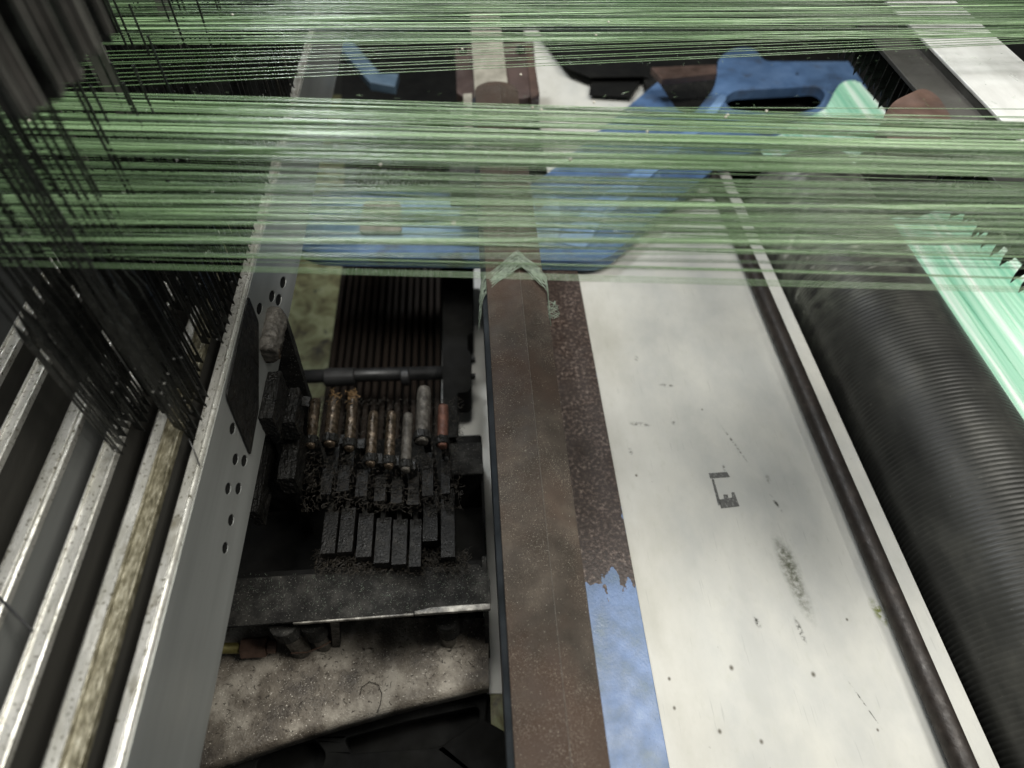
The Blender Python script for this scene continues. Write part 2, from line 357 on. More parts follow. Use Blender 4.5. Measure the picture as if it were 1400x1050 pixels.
# frame A: side sheet with real holes
xs = -.2402
def hole_px(cx, cy): return [at_x(x, y, xs) for x, y in ell(cx, cy, 4.2, 8.5, 12, .12)]
holesA = [(372, 405), (381, 410), (355, 422), (387, 386), (318, 586), (322, 628), (334, 630), (312, 668), (326, 668), (316, 711), (308, 749)]
outer = [Vector((xs, -.12, hz(.5045))), Vector((xs, 1.45, hz(.5045))), Vector((xs, 1.45, hz(.631))), Vector((xs, -.12, hz(.631)))]
MB().slab([outer] + [hole_px(*h) for h in holesA], (-.0010, 0, 0)).build('side_panel', m_alu, tA)
MB().box(-.2535, -.2416, -.119, 1.449, hz(.629), hz(.5075)).build('side_back', m_void, tA)  # added black core that makes the drilled holes look dark

# heald wires: broad flat foot, thin shank, hanging down to the rails
def heald_mesh(wf, wt, hf, L, th, slant):
    b = MB()
    f = [(-wf, slant), (wf, 0), (wf, hf), (wt, hf + .012), (wt, L), (-wt, L), (-wt, hf + .012), (-wf, hf)]
    b.slab([[Vector((x, 0, z)) for x, z in f], [Vector((x, 0, z)) for x, z in [(-wf * .3, .012), (wf * .3, .012), (wf * .3, hf * .55), (-wf * .3, hf * .55)]]], (0, th, 0))
    me = b.mesh('heald_wire'); me.materials.append(m_wire); return me
hm = [heald_mesh(.0036, .0006, .140, .158, .0012, .004), heald_mesh(.0040, .0006, .150, .168, .0014, .006), heald_mesh(.0032, .0005, .120, .155, .0010, .003), heald_mesh(.0036, .0006, .14, .158, .0012, .005), heald_mesh(.0036, .0006, .140, .16, .0012, .004), heald_mesh(.0034, .0009, .130, .235, .0012, .004)]
hmL = [heald_mesh(.0034, .0010, .150, .32, .0012, .004), heald_mesh(.0030, .0009, .135, .31, .0010, .005), heald_mesh(.0032, .0006, .15, .19, .001, .004)]
hmA = [heald_mesh(.0040, .0006, .140, .158, .0012, .010), heald_mesh(.0045, .0006, .150, .165, .0014, .012), heald_mesh(.0036, .0005, .120, .155, .0010, .008)]
rv = MB().cyl((-.0, -.0008, .0075), (0, .0, .0075), .0011, 8).mesh('rivet'); rv.materials.append(m_rivet)
def hang(t, x, ys, dz=0.0, hm=hm):
    b0 = base(t)
    for y in ys:
        o = bpy.data.objects.new('heald_wire', R.choice(hmL if (y < .47 and hm is not hmA) or y < .36 else hm)); COL.objects.link(o); o.parent = t
        o.location = Vector((x + R.uniform(-.0015, .0015), y, hz(.499) + dz + R.uniform(0, .004))) - b0
        o.rotation_euler = (R.uniform(-.005, .006), R.uniform(-.005, .005), R.uniform(-.25, .25))
        if R.random() < .6:
            q = bpy.data.objects.new('rivet', rv); COL.objects.link(q); q.parent = o; q.location = (0, 0, R.choice((0, .05, .06)))
def span(y0, y1, step): 
    o = []; y = y0
    while y < y1: o.append(y); y += step * R.uniform(.75, 1.25)
    return o
yA0, yA1 = yy(264, 608, .5), yy(283, 540, .5)
hang(tA, -.2505, span(yA0, yA1, .013), .0025, hmA); hang(tA, -.2500, span(yy(298, 475, .5), 1.3, .0145), .0025, hmA); hang(tA, -.2640, span(yA0 + .012, yA0 + .10, .009)); hang(tA, -.2635, span(yy(290, 475, .5), .80, .0095))
hang(tB, -.2995, span(yy(219, 590, .5), yy(245, 500, .5), .0085)); hang(tB, -.2995, span(yy(262, 430, .5), 1.25, .012))
hang(tB, -.2805, span(yy(245, 570, .5), yy(255, 520, .5), .010)); hang(tB, -.2805, span(yy(275, 425, .5), 1.2, .016))
hang(tC, -.3245, span(yy(160, 585, .5), yy(170, 520, .5), .009)); hang(tC, -.3120, span(yy(195, 622, .5), yy(205, 560, .5), .009))
hang(tC, -.3245, span(yy(185, 500, .5), 1.2, .012)); hang(tD, -.371, span(.50, 1.2, .012)); hang(tE, -.418, span(.53, 1.2, .014)); hang(tF, -.458, span(.58, 1.2, .014))
# side stays of the frames: broad greyish bars out of focus at the upper left
for t, x, y, wd in ((tC, -.324, .62, .008), (tD, -.369, .585, .010), (tD, -.369, .70, .010), (tE, -.42, .66, .012), (tE, -.42, .80, .014), (tF, -.46, .74, .012), (tC, -.324, .80, .008), (tD, -.369, .88, .016), (tE, -.42, 1.0, .02), (tF, -.46, .9, .02), (tF, -.46, 1.1, .03)):
    MB().box(x - wd, x + wd, y - .0015, y + .0015, hz(.5), hz(.04)).build('frame_stay', m_wire_g, t, bevel=.0008)
for k in range(34):
    u_ = k / 33; px_, py_ = 138 * u_ + R.uniform(-6, 6), 132 - 112 * u_ ** 1.3 + R.uniform(-10, 6); w_ = R.choice((.0012, .002, .003, .005))
    q_ = at_x(px_, py_, -.205 - .004 * (k % 4)); MB().box(q_.x - w_, q_.x + w_, q_.y - .0008, q_.y + .0008, q_.z - .012, q_.z + .24).build('upper_heald', m_wire_g if k % 3 else m_wire, tD, bevel=.0004)
# thin black cable across the lower left, and a loose end on frame A
c = MB().tube([at(-30, 790, .485), at(0, 818, .49), at(22, 841, .492), at(45, 863, .4985)], .0011, 8).build('cable', m_black_s); tag(c, 'thin black wire lying across the frames at the lower left', 'wire')
c = MB().tube([at(258, 600, .492), at(266, 618, .497), at(273, 636, .4975)], .0006, 6).build('loose_wire', m_black_s); tag(c, 'short broken wire end on the edge of the nearest frame', 'wire')
# dark plate fixed on the side of frame A
pl = MB().slab([[at_x(x, y, xs + .0012) for x, y in rounded([(338, 404), (308, 541), (341, 622), (352, 560), (352, 440)], [5, 8, 3, 3, 5])]], (.0015, 0, 0)).build('mounting_plate', m_black)
tag(pl, 'dark angular plate fixed to the side of the nearest frame', 'plate')
# ------------------------------------------------------------------ dark machinery between the frames and the tube
# floor level: brown slats, shaft, black bracket
gr = thing('slat_rack', 'rack of dark brown parallel slats low down behind the levers', 'rack', at(530, 450, 1.02))
for i in range(15):
    h = 1.02; xa = T(449.5 + i * 10.4, 500) * h; xb = T(449.5 + i * 10.4 + 6.6, 500) * h
    y0, y1 = yy(450, 640, h), yy(470, 225, h); dz = R.uniform(-.004, .004)
    MB().box(xa, xb, y0, y1, hz(h) - .03, hz(h) + dz).build('slat', m_slat, gr, bevel=.0025)
MB().box(T(449, 500) * 1.06, T(606, 500) * 1.06, yy(450, 640, 1.06), yy(470, 225, 1.06), hz(1.08), hz(1.06)).build('backing', m_void, gr)
c = MB().cyl(at(608, 365, 1.0), at(604, 640, 1.0), .0025, 8).build('steel_rod', m_steelplate); tag(c, 'thin bright rod at the right edge of the slat rack', 'rod')
sh = thing('cross_shaft', 'dark horizontal shaft crossing above the brown slats', 'shaft', at(400, 515, .93))
MB().cyl(at(330, 517, .93), at(640, 509, .93), .0125, 20).build('shaft', m_black_s, sh, smooth=True)
for a, b_, r in ((444, 486, .0165), (548, 560, .016)):
    MB().cyl(at(a, 516, .93), at(b_, 515, .93), r, 20, .002).build('collar', m_black_s, sh, smooth=False)
bk = thing('bearing_bracket', 'black bracket with two bolts beside the white slit', 'bracket', at(625, 500, .93))
MB().slab([[at(x, y, .90) for x, y in rounded([(605, 340), (647, 340), (646, 455), (639, 458), (639, 478), (644, 482), (644, 530), (640, 536), (625, 537), (625, 640), (605, 640)], [0, 0, 2, 2, 2, 3, 3, 5, 2, 0, 0], 3)]], (0, 0, -.06)).build('bracket_body', m_void, bk, bevel=.002)
for y in (492, 515):
    p = at(640, y, .92); MB().rev(p, p + Vector((.01, 0, 0)), [(0, .010), (.006, .010), (.0061, .006), (.013, .006)], 6).build('bolt', m_black, bk)
# dark bed block behind/below the levers, added to fill the void with black
bd = MB().box(T(330, 700) * .90, T(663, 700) * .90, yy(500, 800, .90), yy(500, 600, .90), hz(1.28), hz(.90)).build('machine_bed', m_void, bevel=.004)
tag(bd, 'black bed block added for the dark void underneath the row of levers', 'machine bed')

# lever row: pin, two blocks and a web each
HL = .74
def lever(label, pinpx, r, mp, up, lo, xoff=0, fuzz=0):
    """pinpx (x_top, y_top, x_front, y_front); up, lo (x0, x1, y0, y1) pixel boxes of the two blocks"""
    xt, yt, xf, yf = pinpx
    p0 = at(xf, yf, HL - .02); p1 = at(xt, yt, HL - .02); p1.z = p0.z - .0; 
    t = thing('lever', label, 'lever', Vector((p0.x, p0.y, hz(.90))), 'levers in a row on the machine bed')
    L = (p1 - p0).length
    o = MB().rev(p0, p1, [(0, r * .55), (.0008, r * .82), (.004, r * .9)] + [(L * k / 10, r) for k in range(1, 10)] + [(L, r * .9)], 18).build('pin', mp, t, smooth=True); crust(o, r * .10, 160, 1)
    e = MB().cyl(p0 + Vector((0, .004, -.001)), p0 + Vector((0, .016, -.001)), r * 1.28, 14, .001).build('collar', m_black, t); crust(e, .0012, 200, 1)
    for (x0, x1, y0, y1), h, th in ((up, HL + .01, .014), (lo, HL + .035, .016)):
        a = at(x0, y1, h); b = at(x1, y1, h); c_ = at((x0 + x1) / 2, y0, h)
        o = MB().box(a.x, b.x, a.y, c_.y, hz(h) - th, hz(h)).build('block', m_lever, t); crust(o, .0005, 260, 4); 
        f = MB().box(a.x + .002, b.x - .002, a.y + .003, a.y + .010, hz(h) - th - .012, hz(h) - th).build('catch', m_black, t, bevel=.0006); crust(f, .0016, 220, 2)
    mx = (at(up[0], up[3], HL + .01).x + at(up[1], up[3], HL + .01).x) / 2
    o = MB().box(mx - .0032, mx + .0032, at(lo[0], lo[3], HL + .035).y + .008, p0.y + .05, hz(.905), hz(HL + .045)).build('web', m_black, t, bevel=.0008)
    o = MB().box(mx - .0045, mx + .0045, p0.y + .006, p0.y + .02, hz(HL + .012), hz(HL - .016)).build('post', m_black, t); crust(o, .0012, 200, 2)
    return t
lever('shortest bare brown pin lever, nearest the black arm at left', (432, 547, 424, 612), .0068, m_pin, (437, 452, 640, 676), (438, 457, 700, 757))
lever('lever with a shaggy crust on its shiny brown pin', (458, 545, 450, 610), .0085, m_pin, (460, 476, 636, 672), (461, 481, 695, 755))
lever('lever whose pin carries a rusty yellow tuft at its end', (483, 545, 477, 616), .0070, m_pin, (485, 501, 642, 679), (486, 507, 702, 762))
lever('fourth lever with a copper brown pin and crusted front', (511, 565, 506, 637), .0068, m_pin, (511, 526, 647, 685), (511, 532, 708, 770))
lever('fifth lever with a half shiny pin between two dull neighbours', (536, 565, 531, 640), .0068, m_pin, (534, 549, 648, 688), (535, 555, 710, 772))
lever('sixth lever with a dull dust coated pin', (558, 567, 554, 645), .0066, m_pin_d, (557, 572, 650, 690), (559, 575, 710, 775))
lever('tall lever with the highest grey dusty pin', (580, 532, 577, 606), .0095, m_pin_d, (577, 592, 625, 678), (578, 598, 672, 740))
lever('last lever at the right with a reddish rusty pin', (606, 555, 605, 612), .0070, m_pin_r, (603, 615, 628, 675), (603, 622, 668, 762))
# black box at the right of the levers
b0 = at(616, 690, .80); b1 = at(661, 605, .80)
bx = thing('black_box', 'black square box at the right end of the lever row', 'box', Vector((b0.x, b0.y, hz(.9))))
ya, yb = yy(640, 648, .80), yy(640, 605, .80); xa, xb = T(614, 648) * .80, T(661, 648) * .80
MB().box(xa, xb, ya, yb, hz(.806), hz(.80)).build('lid', m_dustblk, bx, bevel=.002)
MB().box(xa + .002, xb - .002, ya + .001, yb - .002, hz(.9), hz(.8063)).build('box_body', m_void, bx, bevel=.001)
MB().slab([[Vector((xb - .0035, ya + .012, hz(.806))), Vector((xb - .0035, ya - .035, hz(.88))), Vector((xb - .0035, ya - .035, hz(.9))), Vector((xb - .0035, ya + .012, hz(.9)))]], (.004, 0, 0)).build('gusset', m_black_s, bx)

# left group: big pin, blocks and the long black arm
t = thing('crank_lever', 'large crusted black crank with a thick brown ended pin beside the frame', 'lever', Vector((at(370, 500, .75).x, at(370, 600, .75).y, hz(.9))))
p0 = at(364, 486, .575); p1 = at(376, 428, .575)
o = MB().rev(p0, p1, [(0, .0085), (.001, .0135), (.006, .0150)] + [((p1 - p0).length * k / 10, .0150) for k in range(2, 10)] + [((p1 - p0).length, .0115)], 20).build('pin', m_pin_d, t, smooth=True); crust(o, .0022, 120, 2)
o = MB().cyl(p0 + Vector((-.001, .002, -.002)), p0 + Vector((-.001, .02, -.002)), .0155, 20, .002).build('collar', m_pin, t, smooth=True); crust(o, .002, 120, 1)
for (x0, x1, y0, y1, h, m) in ((349, 372, 508, 572, .60, m_lever), (380, 402, 530, 578, .64, m_lever), (378, 402, 585, 655, .69, m_lever), (338, 352, 600, 700, .70, m_lever)):
    a = at(x0, y1, h); b = at(x1, y0, h)
    o = MB().box(a.x, at(x1, y1, h).x, a.y, b.y, hz(h) - .035, hz(h)).build('block', m, t); crust(o, .0016, 260, 8)
o = MB().slab([[at_y(x, y, .56) for x, y in [(384, 440), (392, 445), (428, 560), (424, 600), (398, 600), (378, 500)]]], (0, .012, 0)).build('arm', m_dustblk, t, bevel=.0015); crust(o, .0012, 150, 3)
o = MB().slab([[at_y(x, y, .50) for x, y in [(402, 552), (422, 556), (418, 600), (410, 800), (384, 800), (394, 660)]]], (0, .014, 0)).build('arm', m_black, t); crust(o, .002, 120, 3)
o = MB().slab([[at_y(x, y, .45) for x, y in [(398, 660), (404, 655), (450, 800), (430, 800)]]], (0, .008, 0)).build('brace', m_black, t); crust(o, .001, 120, 3)
o = MB().box(at(345, 600, .78).x, at(420, 600, .78).x, yy(380, 640, .78), yy(380, 575, .78), hz(.9), hz(.765)).build('crank_body', m_void, t); crust(o, .004, 60, 5)

# angle bracket with dusty top
HB = .80
g = thing('support_bracket', 'black dusty angle bracket under the levers with a front edge coloured as lit', 'bracket', at(500, 850, .95))
def at2(px, py, h=HB): return at(px, py, h)
tp = [(240, 862), (671, 830), (670, 792), (655, 771), (300, 792), (240, 798)]
MB().slab([[at(x, y, HB) for x, y in tp]], (0, 0, -.006)).build('top_plate', m_dustblk, g, bevel=.001)
# bright front lip, the light on the edge put into its colour
lip_m = mat('edge lit steel', [(.35, (.03, .028, .025)), (.5, (.16, .15, .13)), (.65, (.42, .40, .35))], 40, rough=.45, metal=.3, bump=.7, bscale=300)
MB().slab([[at(x, y, HB - .0005) for x, y in [(566, 840.5), (671, 833), (671, 824), (590, 829.5), (566, 835)]]], (0, 0, -.0065)).build('lip', lip_m, g, bevel=.0012)
MB().slab([[at(x, y, HB - .0004) for x, y in [(400, 853), (565.5, 841), (565.5, 837.5), (400, 850.5)]]], (0, 0, -.005)).build('lip', lip_m, g, bevel=.0008)
# right flange and back wall
xr = at(668, 830, HB).x; yf = at(668, 832, HB).y
MB().slab([[Vector((xr, yf, hz(HB + .0065))), Vector((xr, yf + .07, hz(HB + .0065))), Vector((xr, yf + .07, at_y(668, 960, yf).z)), Vector((xr, yf + .008, at_y(668, 990, yf).z)), Vector((xr, yf, at_y(668, 980, yf).z))]], (-.006, 0, 0)).build('side_flange', m_dustblk, g, bevel=.001)
MB().box(at(240, 850, HB).x, xr - .0065, yf + .055, yf + .065, hz(.99), hz(HB + .0065)).build('back_wall', m_void, g)
# fittings hanging under the plate
def hang_cyl(px, py0, py1, y, r, name, m, hexn=False, parent=None):
    a = at_y(px, py0, y); b = at_y(px, py1, y); b.x = a.x
    return MB().cyl(a, b, r, 6 if hexn else 18, .001).build(name, m, parent or g, smooth=False)
yb_ = yf + .006
hang_cyl(387, 852, 897, yb_, .0125, 'boss', m_pin_d); hang_cyl(387, 896, 911, yb_, .0165, 'nut', m_copper, True); hang_cyl(387, 850, 862, yb_, .018, 'washer', m_dustblk)
hang_cyl(424, 850, 886, yb_ + .005, .0105, 'boss', m_pin_d); hang_cyl(424, 848, 864, yb_ + .005, .0155, 'washer', m_dustblk)
hang_cyl(611, 846, 862, yb_, .0145, 'washer', m_dustblk); hang_cyl(611, 860, 882, yb_, .010, 'boss', m_pin_d)
hang_cyl(640, 838, 845, yb_ + .01, .009, 'washer', m_dustblk)
a = at_y(458, 846, yb_); b = at_y(462, 922, yb_)
MB().slab([[at_y(x, y, yb_) for x, y in [(451, 846), (464, 846), (466, 905), (462, 922), (458, 920)]]], (0, .012, 0)).build('hanging_plate', m_black, g, bevel=.001)
pp = thing('pipe_fitting', 'small olive pipe with a brown nut under the bracket', 'pipe', at_y(335, 886, yb_))
MB().cyl(at_y(230, 887, yb_), at_y(332, 886, yb_), .007, 14).build('pipe', m_brass, pp, smooth=True)
MB().cyl(at_y(331, 886, yb_), at_y(366, 884, yb_), .0135, 6, .001).build('nut', m_copper, pp)
MB().cyl(at_y(366, 884, yb_), at_y(378, 884, yb_), .009, 14).build('neck', m_copper, pp)
c = MB().tube([at_y(398, 893, yb_ - .013), at_y(420, 892, yb_ - .014), at_y(440, 884, yb_ - .014), at_y(452, 877, yb_ - .01)], .0009, 6).build('thin_wire', m_copper); tag(c, 'thin twisted wire running from the nut to the hanging plate', 'wire')

# dusty beige cover
dc = thing('dusty_cover', 'dust caked beige metal cover with a rounded front edge at the bottom', 'cover', at(450, 950, .95))
HD = .93
def cover():
    b = MB(); n = 48; rows = []
    for i in range(n + 1):
        x = 215 + (668 - 215) * i / n
        yb2 = 860 + 6 * math.sin(i * .5) * 0
        u = (x - 215) / 453.
        yfr = 1062 - 137 * u - 10 * math.sin(math.pi * u)        # front edge in the picture
        col = []
        pf_ = at(x, yfr, HD)
        for k in range(13): 
            q = at(x, 845 + (yfr - 845) * k / 12, HD); q.x = pf_.x + (q.x - pf_.x) * 1.0
            q.z += .0012 * noise.noise(q * 30) + .0006 * noise.noise(q * 120); col.append(q)
        for k in range(1, 7):                                     # rounded lip
            a_ = math.pi / 2 * k / 6; col.append(pf_ + Vector((0, -.012 * math.sin(a_), -.012 * (1 - math.cos(a_)))))
        col.append(pf_ + Vector((0, -.012, -.030))); col.append(pf_ + Vector((0, -.008, -.030))); col.append(pf_ + Vector((0, -.008, -.014)))
        rows.append(col)
    m_ = len(rows[0]); vs = [v for c_ in rows for v in c_]; fs = []
    for i in range(n):
        for k in range(m_ - 1): fs.append((i * m_ + k, i * m_ + k + 1, (i + 1) * m_ + k + 1, (i + 1) * m_ + k))
    return b.add(vs, fs)
cv = cover().build('cover_sheet', m_dustplate, dc, smooth=True)
# black bracket with slots below the cover
MB().slab([[at(x, y, .985) for x, y in [(230, 1100), (700, 1100), (690, 1000), (664, 985), (668, 900), (500, 930), (230, 1010)]],
           [at(x, y, .985) for x, y in rounded([(470, 1010), (480, 1030), (600, 1022), (655, 985), (655, 965), (560, 985)], 8)][::-1],
           [at(x, y, .985) for x, y in rounded([(350, 1042), (352, 1060), (440, 1050), (446, 1030), (430, 1010), (380, 1020)], 8)][::-1]], (0, 0, -.02)).build('slotted_bracket', m_void, dc, bevel=.002)
c = MB().slab([[at(x, y, 1.03) for x, y in [(200, 960), (690, 850), (690, 1120), (200, 1120)]]], (0, 0, -.02)).build('lower_filler', m_void); tag(c, 'black housing added under the slotted bracket so its slots stay dark', 'filler')  # unlit slab added so nothing pale shows through the slots
# ------------------------------------------------------------------ the brown tube
tx0 = T(704, 1050) * .600; txm = T(776.5, 1000) * .588; tx1 = T(835, 1050) * .604
ytube0, ytube1 = -.05, yy(675, 118, .6)
tt = thing('square_tube', 'long rusty brown ridged steel tube running away down the middle', 'tube', (txm, ytube0, hz(.66)))
def tube_prof(): return [(tx0, hz(.600)), (txm, hz(.588)), (tx1, hz(.604)), (tx1 - .002, hz(.650)), (tx0 + .004, hz(.650))]
bt = MB(); pr = tube_prof(); bt.prism(pr, ytube0, ytube1 - .012, 60)
o = bt.build('tube_body', m_tube, tt, bevel=.0008)
cx_ = (tx0 + tx1) / 2; wv = (tx1 - tx0) / 2
n = 10; loop = [Vector((tx0, ytube1 - .0119, hz(.602)))] + [Vector((cx_ - wv * math.cos(math.pi * i / n), ytube1 - .0119 + .035 * math.sin(math.pi * i / n), hz(.602))) for i in range(1, n)] + [Vector((tx1, ytube1 - .0119, hz(.602)))]
MB().slab([loop], (0, 0, -.04)).build('end_cap', m_tube, tt, bevel=.002)
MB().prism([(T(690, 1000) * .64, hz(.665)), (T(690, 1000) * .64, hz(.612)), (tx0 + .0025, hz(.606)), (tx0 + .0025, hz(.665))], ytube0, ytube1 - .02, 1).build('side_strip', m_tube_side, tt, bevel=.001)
MB().cyl((txm, ytube0, hz(.5880)), (txm, ytube1 - .03, hz(.5880)), .00028, 8).build('crease_glint', m_pin_d, tt)  # added paler bead: the highlight on the crease put into shape and colour
# lighter bar carrying on beyond the tube
c = MB().prism([(T(645, 60) * .66, hz(.66)), (T(688, 60) * .66, hz(.66)), (T(688, 60) * .66, hz(.70)), (T(645, 60) * .66, hz(.70))], ytube1 + .02, 2.6, 1).build('rear_bar', m_tube_pale, bevel=.002); tag(c, 'pale narrow bar carrying on beyond the end of the brown tube', 'bar')
cl = thing('tube_clamp', 'dark brown clamp round the far end of the tube', 'clamp', at(690, 95, .69))
MB().slab([[at(x, y, .675) for x, y in [(622, 62), (730, 56), (734, 128), (718, 134), (640, 136), (624, 126)]]], (0, 0, -.03)).build('clamp_body', mat('brown iron', [(.3, (.022, .014, .012)), (.7, (.07, .045, .038))], 12, bump=.3), cl, bevel=.003)
for x, y in ((633, 72), (711, 72)):
    p = at(x, y, .675); MB().cyl(p, p + Vector((0, 0, .012)), .010, 6, .001).build('screw', m_black, cl)
MB().slab([[at(x, y, .67) for x, y in [(718, 60), (727, 58), (738, 128), (726, 134)]]], (0, 0, -.03)).build('cheek', m_brown_d, cl, bevel=.002)
gb = thing('guide_block', 'grey metal block standing left of the tube behind the yarns', 'block', at(630, 180, .7))
MB().slab([[at(x, y, .66) for x, y in [(616, 144), (647, 142), (650, 248), (614, 250)]]], (0, 0, -.05)).build('block_body', m_greyplate, gb, bevel=.003)
MB().slab([[at(x, y, .65) for x, y in [(633, 128), (645, 127), (649, 200), (636, 201)]]], (0, 0, -.009)).build('tab', m_tube_pale, gb, bevel=.001)

# lint ring of tangled thread round the tube
ln = MB(); yl = yy(700, 362, .59)
for k in range(60):
    pts = []; off = R.gauss(0, .007); a0 = R.uniform(-.006, .006); ph = R.uniform(0, 6)
    pr_ = [(tx0 - .012, .640), (tx0 - .005, .607), (txm, .5835), (tx1 + .003, .601), (tx1 + .006, .640)]
    lo, hi = sorted((R.uniform(0, 1.6), R.uniform(2.4, 4)))
    for i in range(17):
        s = lo + (hi - lo) * i / 16; j = min(int(s), 3); f = s - j
        x = pr_[j][0] * (1 - f) + pr_[j + 1][0] * f; h = pr_[j][1] * (1 - f) + pr_[j + 1][1] * f
        y = yl - .026 * abs(s - 2) ** 1.2 + off + .006 * math.sin(s * 2.3 + ph) + .002 * math.sin(s * 9 + ph)
        pts.append((x + R.uniform(-.0006, .0006), y, hz(h) + .001 + .0015 * abs(math.sin(s * 3 + ph)) + R.uniform(0, .001)))
    ln.tube(pts, R.uniform(.0002, .0006), 4)
for k in range(10):
    p = Vector((tx1 + .004, yl - .045, hz(.615))); pts = [p + Vector((R.uniform(-.004, .004) + .010 * math.sin(i * .8 + k), -.004 * i + R.uniform(-.002, .002), -.001 * i)) for i in range(7)]
    ln.tube(pts, .0004, 4)
c = ln.build('thread_tangle', m_lint); tag(c, 'grey green tangled threads tied round the brown tube', 'threads')

# ------------------------------------------------------------------ blue and rust beam right of the tube
HBm = .789
def beam_extra(nt, tc, col, b):
    yv = axis_n(nt, tc, 1); xv = axis_n(nt, tc, 0)
    n1 = noise_n(nt, tc, 16, 2, (2.2, .5, 1)); n2 = noise_n(nt, tc, 90, 4)
    ragged = math_n(nt, 'ADD', math_n(nt, 'MULTIPLY', math_n(nt, 'SUBTRACT', n1, .5), .13), math_n(nt, 'MULTIPLY', math_n(nt, 'SUBTRACT', n2, .5), .025))
    s = math_n(nt, 'ADD', yv, ragged)
    m = ramp01(nt, s, 0, .0015)
    rust = nt.nodes.new('ShaderNodeValToRGB'); e = rust.color_ramp.elements; e.new(.5); e.new(.6)
    for k, (p, c_) in enumerate([(.36, (.018, .011, .008)), (.48, (.034, .021, .016)), (.58, (.095, .068, .055)), (.70, (.22, .18, .15))]): e[k].position = p; e[k].color = (*c_, 1)
    nt.links.new(noise_n(nt, tc, 190, 4), rust.inputs[0])
    big = ramp01(nt, noise_n(nt, tc, 28, 3), .38, .60)
    rust2 = mix_by(nt, math_n(nt, 'MULTIPLY', math_n(nt, 'SUBTRACT', 1.0, big), .7), rust.outputs[0], (.026, .016, .012))
    # chips of blue left along the right edge, rust chips in the blue
    edge = ramp01(nt, math_n(nt, 'ADD', xv, math_n(nt, 'MULTIPLY', noise_n(nt, tc, 35, 2), .03)), .056, .057)
    m2 = math_n(nt, 'MULTIPLY', m, math_n(nt, 'SUBTRACT', 1.0, edge))
    chip = ramp01(nt, noise_n(nt, tc, 48, 3), .735, .745)
    m3 = math_n(nt, 'MAXIMUM', m2, chip, True)
    return mix_by(nt, m3, col, rust2)
m_beam = mat('flaking blue paint over rust', [(.3, (.105, .15, .19)), (.45, (.10, .155, .26)), (.6, (.125, .195, .35)), (.75, (.19, .27, .40))], 26, rough=.45, rvar=.1, bump=.5, bscale=300, bdist=.0008, extra=beam_extra,
             speck=[(330, .70, (.05, .08, .12), .03), (260, .73, (.5, .58, .68), .03)])
bx0 = T(815, 1050) * HBm; bx1 = T(916, 1050) * HBm; yedge = yy(850, 797, HBm)
bo = MB().box(bx0 - .06, bx1, -.08, yy(760, 365, HBm), hz(.7985), hz(HBm)).build('painted_beam', m_beam, bevel=.0012, org=((bx0 + bx1) / 2, yedge, hz(HBm)))
tag(bo, 'flat beam right of the tube, blue paint at the near end and flaking rust beyond', 'beam')

# ------------------------------------------------------------------ white panel, print, rod
HP = .80
sc_o = at(1000, 700, HP)
def mixc(nt, tc):
    return mix_by(nt, ramp01(nt, noise_n(nt, tc, 11, 5, (1, .6, 1)), .38, .62), mix_by(nt, ramp01(nt, noise_n(nt, tc, 3, 2), 0, .01), (.4, .4, .4) and noise_n(nt, tc, 3, 2), (.40, .405, .385)), (.52, .515, .47))
def panel_extra(nt, tc, col, b):
    def loc(x, y): p = at(x, y, HP) - sc_o; return (p.x, p.y, 0)
    n1 = noise_n(nt, tc, 160, 4); n0 = noise_n(nt, tc, 30, 5)
    def stain(col, px, py, ang, rx, ry, c_, st=1.0, th=(.42, .6)):
        m = spot_n(nt, tc, loc(px, py), ang, rx, ry)
        q = math_n(nt, 'MULTIPLY', m, ramp01(nt, n1, *th)); q = math_n(nt, 'MULTIPLY', q, st, True)
        return mix_by(nt, q, col, c_)
    # faint bluish-grey field against the creamier border along the left edge
    xv = axis_n(nt, tc, 0)
    e = ramp01(nt, math_n(nt, 'ADD', xv, math_n(nt, 'MULTIPLY', n0, .05)), at(955, 900, HP).x - sc_o.x - .005, at(955, 900, HP).x - sc_o.x + .045)
    col = mix_by(nt, math_n(nt, 'MULTIPLY', e, .75), col, mixc(nt, tc))
    scr = ramp01(nt, noise_n(nt, tc, 60, 3, (6, .25, 1)), .66, .70); col = mix_by(nt, math_n(nt, 'MULTIPLY', scr, .35), col, (.27, .27, .25))
    dots = ramp01(nt, noise_n(nt, tc, 85, 2), .735, .76); col = mix_by(nt, math_n(nt, 'MULTIPLY', dots, .3), col, (.20, .19, .15))
    G = (.05, .055, .025); K = (.05, .05, .04)
    for a in [(1084, 790, .10, .013, .066, G, .85, (.30, .62)), (1078, 765, .1, .013, .034, G, .7, (.30, .62)), (1094, 862, .1, .004, .02, K), (1004, 607, .32, .0022, .040, K), (1061, 688, .32, .003, .016, K),
              (875, 580, 1.4, .005, .018, K), (912, 527, 1.4, .004, .014, K), (920, 576, 0, .004, .008, K), (1203, 838, .3, .009, .022, (.16, .18, .04)), (870, 490, 0, .004, .006, K),
              (1050, 655, 0, .004, .008, K), (1035, 850, .2, .004, .01, K), (1180, 960, .35, .0012, .035, K), (862, 617, 0, .004, .007, K), (990, 640, 0, .003, .006, K)]:
        col = stain(col, *a)
    for px, py, r in [(1000, 913, .0035), (1112, 922, .0035), (984, 1000, .003), (915, 928, .0025), (1041, 1014, .003), (1158, 847, .0022), (922, 968, .0025), (960, 560, .002), (870, 650, .0025), (1200, 998, .002)]:
        m = spot_n(nt, tc, loc(px, py), 0, r, r * 1.2); col = mix_by(nt, math_n(nt, 'MULTIPLY', m, 1.0, True), col, (.10, .09, .07))
    hz_ = math_n(nt, 'MULTIPLY', ramp01(nt, noise_n(nt, tc, 110, 5, (1, .5, 1)), .56, .75), .35)
    return mix_by(nt, hz_, col, (.40, .40, .34))
